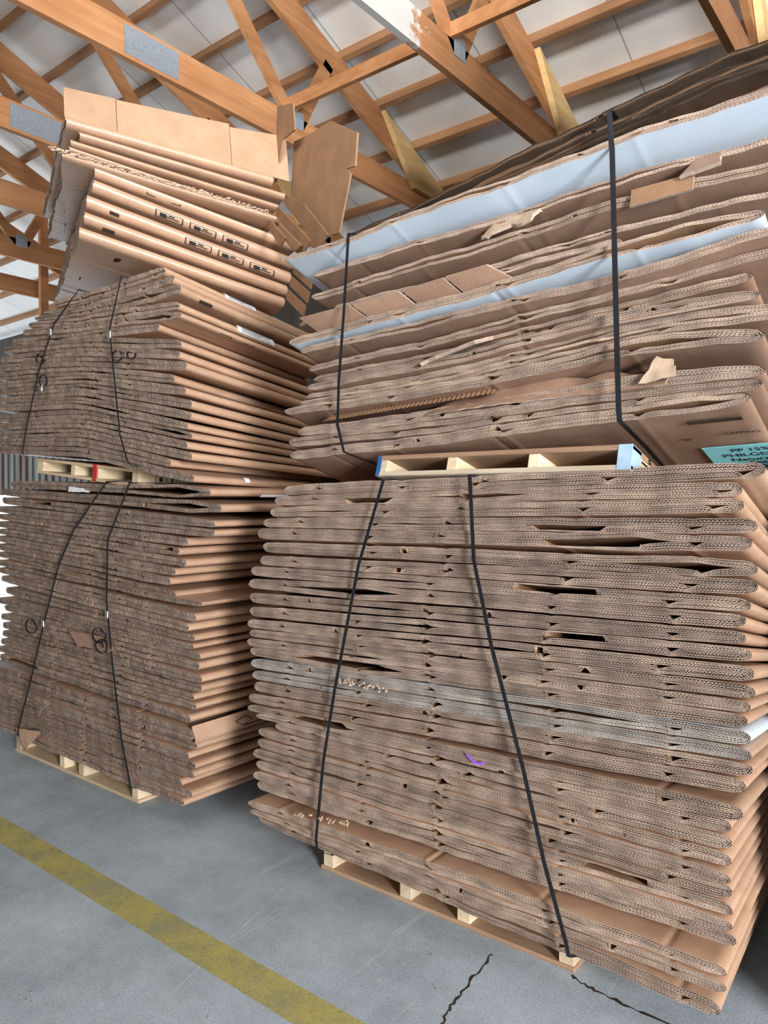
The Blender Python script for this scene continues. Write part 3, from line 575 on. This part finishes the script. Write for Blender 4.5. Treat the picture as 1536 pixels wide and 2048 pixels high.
# white paper labels on folds, little white scrap
D = G['LT']; Cc = G['LB']
def lab(bi, th0, th1, y0, y1, l):
    o = fold_patch(bi, 'paper_label', 'label_paper', th0, th1, y0, y1, label=l)
    rr = [(th0+(th1-th0)*f, th0+(th1-th0)*(f+.07), y0+(y1-y0)*.1, y0+(y1-y0)*g) for f, g in ((.12, .9), (.3, .6), (.45, .85), (.62, .7), (.78, .9))]
    mb = MB()
    for a, b, c_, d in rr: mb.grid(np.array([[fold_point(bi, t, y, .0026) for y in np.linspace(c_, d, 3)] for t in np.linspace(a, b, 3)]), 0)
    p = mb.build('print', ['ink'], o)
lab(D[0], 0, 75, .33, .52, 'white printed paper label'); lab(D[3], -20, 60, .33, .56, 'white printed paper label')
fold_patch(D[18], 'white_scrap', 'label_paper', 0, 70, .28, .31, label='scrap of white paper'); fold_patch(Cc[0], 'paper_label', 'label_paper', -60, -20, .28, .45, label='white paper label')
fold_marks(D[2], 'hand_hole', [(-70, -30, .10, .17)], 'dark_edge'); fold_marks(D[4], 'printed_mark', [(-40, -33, .22, .29), (-60, -40, .285, .29), (-55, -48, .36, .42), (-52, -30, .42, .425)])
def lb_piece(i, name, q, m_, l, y_=(1.975, 1.97, 1.96, 1.965)):
    b_ = Cc[i]; o = sheet(name, quad_grid(*[(x, y, z) for (x, z), y in zip(q, y_)], 9, 5)+RNG.normal(0, .0015, (9, 5, 3)), .004, m_, b_['root'], org=b_['off']+np.array([0, b_['y0'], 0])); o['label'] = l
lb_piece(18, 'torn_flap', [(-3.583, .78), (-3.277, .789), (-3.146, .733), (-3.48, .716)], 'kraft_brown_shaded', 'brown torn flap hanging out'); lb_piece(29, 'torn_corner', [(-4.16, .182), (-3.862, .214), (-4.03, .09), (-4.06, .086)], 'kraft_face', 'folded cardboard corner hanging over the pallet'); lb_piece(0, 'paper_label', [(-3.574, 1.508), (-3.425, 1.496), (-3.353, 1.479), (-3.565, 1.48)], 'label_paper', 'white paper scrap')
# raised side flap with pen mark on the lower left stack
b = Cc[22]; P = []
for v, (dx, dz_) in zip(np.linspace(0, 1, 7), ((.004, -.022), (.012, -.012), (.008, 0), (0, .012), (-.006, .025), (-.010, .037), (-.012, .047))):
    P.append([(b['xR']+dx+.002, y, float(b['c'](np.array([b['xR']]))[0])+dz_+.004*math.sin(3*y)) for y in np.linspace(-.004, .9, 8)])
o = sheet('side_flap', np.array(P)[::-1], .006, 'kraft_face', b['root'], org=b['off'])
o['label'] = 'raised pale side flap'
def stroke(name, P, wd, parent, org, m='ink'):
    mb = MB(); P = np.array(P)-np.array(org); mb.ribbon(P, (0, 0, wd), (.0015, 0, 0)); return mb.build(name, [m], parent)
zc = float(b['c'](np.array([b['xR']]))[0])
stroke('pen_mark', [(b['xR']+.019, .26, zc-.005), (b['xR']+.012, .22, zc+.018), (b['xR']+.006, .28, zc+.032), (b['xR']+.012, .32, zc+.012), (b['xR']+.019, .26, zc-.005), (b['xR']+.019, .38, zc-.002), (b['xR']+.008, .42, zc+.03)], .003, b['root'], b['off'])

# ------------------------------------------------------------------ tilted top pile (rotated, its folds face right)
sE = 1.1207; RZE = math.radians(-23.5)
AE = np.array([-2.73041917, 1.5607204])*sE
EF = [(-.051, 2.894, -.07), (.002, 2.853, -.09), (-.03, 2.817, -.11), (-.036, 2.791, -.14), (-.068, 2.761, -.15), (.056, 2.732, -.19), (.045, 2.675, -.215), (.03, 2.609, -.215), (.013, 2.544, -.21), (0, 2.482, -.20)]
zE = [1.44+(z-1.44)*sE for _, z, _ in EF]
EL = ['flattened box with raised slotted flap, topmost of the tilted top pile', 'second box from the top of the tilted top pile, smooth brown fold', 'third box from the top of the tilted top pile', 'fourth box from the top of the tilted top pile, small stamp at its end',
      'box with torn ragged fold in the middle of the tilted top pile', 'wide box just under the torn one in the tilted top pile', 'box with printed pictograms, fourth from the bottom of the tilted top pile', 'box with printed pictograms, third from the bottom of the tilted top pile',
      'second box from the bottom of the tilted top pile, small chip in its fold', 'lowest box of the tilted top pile, square holes in its dark underside']
E = []
for i, (yy, z, dz_) in enumerate(EF):
    f = (lambda zz: (lambda x: zz+np.zeros_like(np.asarray(x, float))))
    cE = [f(zE[k]-zE[i]) for k in range(10)]
    rot = RZE if i != 4 else math.radians(-30)
    ys = yy*sE
    p = AE+ys*np.array([math.sin(-RZE), math.cos(RZE)])
    # keep layers from meeting: thickness follows the neighbour at front and rear
    def lim(k):
        if not 0 <= k <= 9: return None
        dr = (EF[k][2]-dz_)*.95; d0 = zE[k]-zE[i]; d = d0 if abs(d0) < abs(d0+dr) else d0+dr
        return f(d)
    bi = flat_box(EL[i], 'flattened boxes in the tilted top pile', f(0.0), lim(i-1), lim(i+1), -1.22, 0.0, p[1], 0.0, dz_, .94, .032, rows=0, edgem='crushed_edge', rz=rot, org=(p[0], p[1], zE[i]), tip=1.25,
                  nu=[-.9], nl=[-.3, -.8])
    E.append(bi)
# raised flap of the topmost box with two slits
def on_fold(P): return np.array(P)
r0 = E[0]['root']; t0 = .018
fl = E[0]
mb = MB()
def flap_piece(y0, y1, lean0, lean1):
    a = [(-.03, y0, .022+dzz(y0)), (-.03, y1, .022+dzz(y1)), (-.075+lean1, y1-.0, .17+dzz(y1)*.0+.02*y1), (-.075+lean0, y0+.0, .17)]
    return quad_grid(a[0], a[1], a[2], a[3], 12, 6)
dzz = lambda y: -.07*y
for k, (a, b_) in enumerate(((.0, .216), (.219, .738), (.741, 1.03))):
    o = sheet('top_flap', flap_piece(a, b_, 0, 0), .008, 'kraft_matte', r0); o['label'] = 'raised flap panel standing along the fold'
# end flaps at the far end of the pile
def poly_flap(pts, root_i, name='end_flap', m='kraft_matte', yoff=0.0):
    """flat flap given by x,z pairs (already scaled) in the pile plane y=const, thick 8 mm"""
    bi = E[root_i]; mb_ = bmesh.new(); y = .95+yoff
    v = [mb_.verts.new((x*sE, y, 1.44+(z-1.44)*sE-zE[root_i])) for x, z in pts]
    fc = mb_.faces.new(v); r = bmesh.ops.extrude_face_region(mb_, geom=[fc]); bmesh.ops.translate(mb_, vec=(0, .008, 0), verts=[g for g in r['geom'] if isinstance(g, bmesh.types.BMVert)])
    bmesh.ops.recalc_face_normals(mb_, faces=mb_.faces[:])
    me = bpy.data.meshes.new(name); mb_.to_mesh(me); mb_.free(); me.materials.append(M[m]); o = bpy.data.objects.new(name, me); C.objects.link(o); o.parent = bi['root']; return o
EFL = [(-.082, 2.909), (-.05, 3.184), (.14, 3.10), (.365, 2.953), (.61, 2.802), (.589, 2.687), (.516, 2.705), (.551, 2.673), (.448, 2.483), (.30, 2.56)]
poly_flap([(-.082, 2.85), (-.05, 3.184), (.14, 3.11), (.16, 2.99), (.02, 3.01)], 0, m='kraft_dark_shaded', yoff=.03)
poly_flap([(-.07, 2.80), (-.03, 3.035), (.16, 2.99), (.365, 2.953), (.61, 2.802), (.589, 2.687), (.516, 2.705), (.551, 2.673), (.448, 2.483), (.36, 2.50)], 1, m='kraft_dark_shaded', yoff=.05)  # panel turned from the light, its shade put into the colour
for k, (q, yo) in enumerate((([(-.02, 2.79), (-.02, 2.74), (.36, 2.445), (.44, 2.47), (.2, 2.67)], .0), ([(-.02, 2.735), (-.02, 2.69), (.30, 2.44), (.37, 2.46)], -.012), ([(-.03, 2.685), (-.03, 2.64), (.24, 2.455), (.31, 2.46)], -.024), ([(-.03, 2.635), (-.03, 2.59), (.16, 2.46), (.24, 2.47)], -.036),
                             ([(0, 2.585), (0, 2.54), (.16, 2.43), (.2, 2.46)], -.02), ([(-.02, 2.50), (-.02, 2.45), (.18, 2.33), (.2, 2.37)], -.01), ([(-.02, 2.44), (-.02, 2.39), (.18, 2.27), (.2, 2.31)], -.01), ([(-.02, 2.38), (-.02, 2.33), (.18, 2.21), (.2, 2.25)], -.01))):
    i = [1, 2, 3, 4, 5, 6, 7, 8][k]; poly_flap(q, i, m='kraft_dark_shaded', yoff=yo)
# torn ragged edge strip on box 5
mb = MB(); rr = np.random.default_rng(3)
for k in range(330):
    y = -.05+k*.0029; w_ = rr.uniform(.002, .008); h_ = rr.uniform(.0015, .006); x = -.006+rr.uniform(-.008, .004); z = .010+rr.uniform(-.006, .012)-.15*y
    mb.box((x, y, z), (x+w_, y+rr.uniform(.003, .018), z+h_))
mb.build('torn_edge', ['torn_paper'], E[4]['root'])['label'] = 'ragged pale torn edge'
# printed pictograms
def picto(bi, y0, n=3):
    rr_ = []
    for k in range(n):
        a, b_ = y0+k*.155, y0+k*.155+.125
        rr_ += [(-62, -57, a, b_), (-12, -8, a, b_), (-62, -8, a, a+.005), (-62, -8, b_-.005, b_), (-50, -22, a+.02, a+.05), (-42, -36, a+.05, b_-.02), (-30, -20, a+.06, a+.085)]
    fold_marks(bi, 'printed_pictogram', rr_)
picto(E[6], .27); picto(E[7], .42, 3)
fold_marks(E[5], 'printed_mark', [(-45, -40, .22, .26), (-45, -30, .22, .225), (-45, -40, .33, .37), (-45, -30, .367, .372)])
fold_marks(E[3], 'printed_mark', [(-40, -15, .72, .74), (-40, -15, .755, .775)])
fold_marks(E[7], 'hand_hole', [(-50, -25, .09, .13)], 'dark_edge'); fold_marks(E[8], 'hand_hole', [(-70, -40, .08, .13)], 'dark_edge')
for x, y in ((-.16, .16), (-.62, .06)):
    mb = MB(); mb.box((x, y, -.0335-.2*y), (x+.05, y+.05, -.0325-.2*(y+.05)+.01)); mb.build('hand_hole', ['dark_edge'], E[9]['root'])

# ------------------------------------------------------------------ torn flaps and marks on the right stacks
R = G['RT']
def rt_flap(i, name, q, th=.009, m='kraft_brown_shaded', wob=.0, n=12, mm=6, bulge=0):
    bi = R[i]; P = quad_grid(*q, n, mm, 0)
    if bulge:
        u = np.linspace(0, 1, n)[:, None]; v = np.linspace(0, 1, mm)[None]
        P[..., 1] -= bulge*np.sin(math.pi*u)*np.sin(math.pi*v)
    if wob: P = P+RNG.normal(0, wob, P.shape)
    return sheet(name, P, th, m, bi['root'], org=bi['off']+np.array([0, bi['y0'], 0]))
# hanging brown flap under the second-lowest group, grey corrugated flap beside it
bi = R[18]; X_ = np.linspace(-1.38, -.63, 26); rw = []
for v in np.linspace(0, 1, 6):
    lo = np.interp(X_, [-1.38, -1.017, -.628], [1.714, 1.731, 1.738]); hi = np.interp(X_, [-1.395, -1.048, -.646], [1.742, 1.801, 1.782])+.006*np.sin(X_*37)
    rw.append(np.stack([X_, 1.972+.055*v-.012*np.sin(9*X_+2*v)*(1-v), lo+(hi-lo)*v], 1))
o = sheet('torn_flap', np.array(rw)+RNG.normal(0, .0015, (6, 26, 3)), .004, 'kraft_brown_shaded', bi['root'], org=bi['off']+np.array([0, bi['y0'], 0])); o['label'] = 'large crumpled torn paper flap'
o = rt_flap(18, 'torn_flap', [(-.70, 1.965, 1.745), (-.60, 1.965, 1.755), (-.62, 1.99, 1.80), (-.66, 1.99, 1.815)], .005, 'torn_paper', .002, 6, 5); o['label'] = 'small torn upright corner'
mb = MB(); n_ = 130; xx = np.linspace(-1.85, -1.15, n_)
lo = np.interp(xx, [-1.85, -1.147], [1.722, 1.763]); hi = np.interp(xx, [-1.894, -1.6, -1.206], [1.745, 1.768, 1.802]); wv_ = .0022*np.sin(np.arange(n_)*1.9)
for sg in (0, .006): mb.grid(np.stack([np.stack([xx, 1.985+wv_+sg, lo], 1), np.stack([xx, 2.03+wv_+sg, hi], 1)], 0), 0)
bi = R[17]; o = mb.build('torn_flap', ['kraft_dark_shaded'], bi['root'], tuple(-(bi['off']+np.array([0, bi['y0'], 0])))); o['label'] = 'dark ribbed flap hanging under the box'
for q in ([(-1.875, 2.042), (-1.641, 2.055), (-1.712, 2.118), (-1.95, 2.108)], [(-1.63, 2.055), (-1.434, 2.067), (-1.495, 2.126), (-1.70, 2.118)], [(-1.424, 2.068), (-1.267, 2.081), (-1.323, 2.140), (-1.482, 2.128)], [(-1.258, 2.082), (-1.075, 2.093), (-1.162, 2.150), (-1.312, 2.142)]):
    y_ = (2.022, 2.022, 1.974, 1.974); rt_flap(9, 'inner_flap', [(x, y, z) for (x, z), y in zip(q, y_)], .006, 'kraft_brown_shaded', .0, 8, 5, .004)
o = rt_flap(7, 'torn_flap', [(-.727, 1.975, 2.213), (-.567, 1.975, 2.219), (-.568, 1.99, 2.265), (-.728, 1.99, 2.262)], .007, 'kraft_dark_shaded', .0, 6, 4); o['label'] = 'dark flap standing on edge'
o = rt_flap(13, 'torn_flap', [(-1.40, 1.97, 1.872), (-1.20, 1.965, 1.915), (-1.17, 2.03, 1.935), (-1.38, 2.03, 1.895)], .012, 'torn_paper', .0015, 8, 4); o['label'] = 'pale torn flap sticking out'
o = rt_flap(7, 'torn_flap', [(-1.20, 1.995, 2.236), (-1.02, 1.98, 2.245), (-1.0, 2.02, 2.285), (-1.18, 2.03, 2.275)], .010, 'torn_paper', .004, 8, 4); o['label'] = 'shredded torn flap'
o = rt_flap(7, 'torn_flap', [(-.60, 1.975, 2.255), (-.50, 1.97, 2.262), (-.51, 2.01, 2.305), (-.57, 2.01, 2.300)], .010, 'kraft_brown_shaded', .001, 6, 4); o['label'] = 'small torn upright flap'
o = rt_flap(4, 'torn_flap', [(-.64, 2.02, 2.405), (-.40, 2.02, 2.425), (-.40, 2.07, 2.468), (-.66, 2.08, 2.45)], .008, 'kraft_brown_shaded', .002, 8, 4); o['label'] = 'bent flap hanging from the dark sheets'
o = rt_flap(14, 'torn_flap', [(-1.02, 1.98, 1.905), (-.44, 1.985, 1.925), (-.44, 2.0, 1.935), (-1.02, 2.0, 1.918)], .006, 'kraft_brown_shaded', 0, 8, 3)
# slots, print, paper label under the lowest box
bi = R[20]
def under(x, y, d=.0):
    z = float(bi['c'](np.array([x+.03*y]))[0])-.0178-.286*y-d
    return np.array([x, y, z])-bi['off']
def under_patch(name, x0, x1, y0, y1, m, d, par=None, n=6):
    mb = MB(); P = np.array([[under(x, y, d) for y in np.linspace(y0, y1, 4)] for x in np.linspace(x0, x1, n)])
    Q = P+np.array([0, 0, .0008]); mb.grid(P, 0); mb.grid(Q, 0)
    for e in (0, -1): mb.grid(np.stack([P[e], Q[e]], 0), 0); mb.grid(np.stack([P[:, e], Q[:, e]], 0), 0)
    return mb.build(name, [m], par or bi['root'])
under_patch('hand_slot', -.60, -.465, .045, .065, 'dark_edge', .009)['label'] = 'dark hand slot'
cy = under_patch('paper_label', -.614, -.30, .24, .60, 'cyan_paper', .0100); cy['label'] = 'bright cyan paper label with black lettering'
fc = None
def text(body, x, y, size, d, m='ink', rot=0.0, parent=None):
    cu = bpy.data.curves.new('lettering', 'FONT'); cu.body = body; cu.size = size; cu.extrude = .0004; cu.align_x = 'LEFT'
    o = bpy.data.objects.new('lettering', cu); C.objects.link(o)
    bpy.context.view_layer.update()
    dg = bpy.context.evaluated_depsgraph_get(); me = bpy.data.meshes.new_from_object(o.evaluated_get(dg)); bpy.data.objects.remove(o)
    # lay the letters under the sheet: right = +x, letter-up = -y, facing down
    for v in me.vertices:
        lx, ly = v.co.x, v.co.y; cxr, sxr = math.cos(rot), math.sin(rot); lx, ly = lx*cxr-ly*sxr, lx*sxr+ly*cxr
        v.co = Vector(under(x+lx, y-ly, d+v.co.z*.5))
    me.materials.append(M[m]); o = bpy.data.objects.new('lettering', me); C.objects.link(o); o.parent = parent or bi['root']; return o
for s, x, y, sz, r_ in (('PP 15%', -.545, .285, .034, 0), ('PHILGEL L', -.575, .325, .036, 0), ('Natural Use', -.56, .362, .036, 0), ('for', -.575, .43, .036, .5), ('Seam P', -.515, .392, .032, .05), ('Only!', -.505, .43, .036, .05)):
    text(s, x, y, sz, .0112, 'ink', r_, cy)
text('SHIPPING', -.535, .155, .022, .0095, 'strap_plastic')
under_patch('printed_mark', -.640, -.622, .165, .172, 'ink', .0092)
def chips(i, x0, x1, z0, z1, n):
    b_ = G['RB'][i]; mb = MB()
    for k in range(n):
        x = random.uniform(x0, x1); z = z0+(z1-z0)*(x-x0)/(x1-x0)+random.uniform(-.006, .006); w_, h_ = random.uniform(.003, .010), random.uniform(.003, .012)
        a_ = random.uniform(-.6, .6)
        mb.bar(np.array((x, 1.978, z))-b_['off']-np.array([0, b_['y0'], 0]), np.array((x+w_*math.cos(a_), 1.965+random.uniform(-.006, .006), z+h_*math.sin(a_)+.002))-b_['off']-np.array([0, b_['y0'], 0]), (0, .2, 1), .004, .006)
    tag(mb.build('torn_fibres', ['torn_paper'], b_['root']), 'pale torn paper fibres', kind='stuff')
chips(16, -1.78, -1.50, .802, .802, 34); chips(28, -1.98, -1.72, .272, .305, 26)
# purple thread and pale chips on the lower right stack's face
t_ = np.linspace(0, 1, 12); P = np.stack([-1.232+.062*t_, np.full(12, 1.972), .653-.018*np.sin(t_*2.6)-.004*t_], 1)
mb = MB(); mb.ribbon(P, (0, 0, .006), (0, .003, 0)); tag(mb.build('thread', ['purple_thread']), 'curl of purple thread stuck on the lower right stack', 'thread')
# ------------------------------------------------------------------ straps
def strap(label, front, top_run, bot_run, wd=.013, kind='plain', loops=(), buck=None):
    y = 1.944 if 'upper right' in label else 1.962
    if y < 1.95: front = [(x*.987, 1.44+(z-1.44)*.987) for x, z in front]
    P = [top_run[::-1][k] for k in range(len(top_run))]+[(x, y, z) for x, z in front]+list(bot_run)
    P = np.array(P, float); o3 = P[len(top_run)]
    # densify the front
    nT = len(top_run); mb = MB(); t = empty('strap', tuple(o3)); tag(t, label, 'strap', 'dark plastic straps around the box stacks')
    W = np.array([(wd, 0, 0)]*len(P)); Tn = []
    d = np.gradient(P, axis=0)
    for k in range(len(P)):
        v = d[k]/np.linalg.norm(d[k]); n = np.cross((1, 0, 0), v); n = n/np.linalg.norm(n); Tn.append(n*.0022)
        s = np.cross(v, n); W[k] = s/np.linalg.norm(s)*wd
    mb.ribbon(P-o3, W, np.array(Tn)); mb.build('band', ['strap_plastic'], t)
    for x, z in (buck or ()):
        mb = MB(); mb.box((x-.012-o3[0], y-.007-o3[1], z-.018-o3[2]), (x+.012-o3[0], y+.001-o3[1], z+.018-o3[2])); bevel(mb.build('buckle', ['buckle_steel'], t), .004)
    for x, z, r, a0, a1, tilt in loops:
        th = np.linspace(a0, a1, 22); rr_ = r*(1+.25*(th-a0)/(a1-a0))
        Q = np.stack([x+rr_*np.cos(th), y-.012-.010*np.sin(th*.5+tilt), z+.8*rr_*np.sin(th)], 1)-o3
        mb = MB(); mb.ribbon(Q, (0, .010, 0), np.stack([.0015*np.cos(th), 0*th, .0015*np.sin(th)], 1)); mb.build('loose_tail', ['strap_plastic'], t)
    return t
strap('left dark strap around the lower right stack', [(-1.552, 1.507), (-1.661, 1.217), (-1.772, .768), (-1.826, .507), (-1.863, .216), (-1.858, .172)], [(-1.55, 2.10, 1.515), (-1.55, 2.8, 1.34)], [(-1.84, 2.02, .140), (-1.84, 2.9, .132)], .012)
strap('right dark strap slanting down the lower right stack', [(-1.216, 1.517), (-1.201, 1.257), (-1.139, 1.003), (-1.03, .649), (-.965, .403), (-.895, .189), (-.888, .155)], [(-1.216, 2.10, 1.51), (-1.216, 2.8, 1.34)], [(-.885, 2.02, .132), (-.885, 2.9, .125)], .0125)
strap('thin dark strap on the left part of the upper right stack', [(-1.712, 2.362), (-1.733, 2.101), (-1.757, 1.86), (-1.764, 1.703), (-1.745, 1.645), (-1.734, 1.608)], [(-1.712, 2.05, 2.375), (-1.75, 2.8, 2.19)], [(-1.70, 2.12, 1.565), (-1.70, 2.9, 1.34)], .011)
strap('wide dark strap on the right part of the upper right stack', [(-.785, 2.488), (-.776, 2.379), (-.768, 2.11), (-.76, 1.842), (-.755, 1.688), (-.752, 1.652)], [(-.785, 2.08, 2.485), (-.80, 2.8, 2.28)], [(-.735, 2.12, 1.592), (-.745, 2.9, 1.345)], .0145)
strap('left strap with silver buckles on the upper left stack', [(-3.45, 2.466), (-3.69, 2.331), (-3.846, 2.106), (-3.984, 1.814), (-4.024, 1.696), (-4.0, 1.668)], [(-3.45, 2.06, 2.466), (-3.45, 2.8, 2.37)], [(-3.97, 2.03, 1.672)], .012, loops=[(-3.79, 2.17, .03, 1, 6, 0), (-3.76, 2.05, .035, -1, 4, 1)], buck=[(-3.72, 2.297), (-3.815, 2.02)])
strap('right thin strap with curled tail on the upper left stack', [(-3.081, 2.466), (-3.181, 2.234), (-3.142, 1.997), (-3.1, 1.74), (-3.045, 1.625), (-3.02, 1.60)], [(-3.081, 2.06, 2.462), (-3.081, 2.8, 2.37)], [(-3.0, 2.03, 1.585)], .010, loops=[(-3.09, 2.10, .028, 0, 6, 0), (-2.99, 2.09, .018, .5, 6.5, 1)], buck=[(-3.18, 2.21)])
strap('left strap with looped tail on the lower left stack', [(-3.214, 1.525), (-3.511, 1.291), (-3.657, 1.109), (-3.802, .814), (-3.967, .449), (-4.093, .196), (-4.10, .15)], [(-3.21, 2.04, 1.53), (-3.21, 2.8, 1.53)], [(-4.10, 2.03, .126)], .013, loops=[(-3.91, .775, .042, 0, 6.4, 0)], buck=[(-3.815, .795)])
strap('right strap with coiled tail on the lower left stack', [(-3.026, 1.517), (-3.208, 1.251), (-3.22, .967), (-3.172, .665), (-3.101, .325), (-3.039, .152), (-3.035, .12)], [(-3.02, 2.04, 1.52), (-3.02, 2.8, 1.52)], [(-3.03, 2.03, .10)], .013, loops=[(-3.26, .80, .04, .3, 6.6, 0), (-3.25, .745, .035, 0, 9, 1)], buck=[(-3.215, .90)])
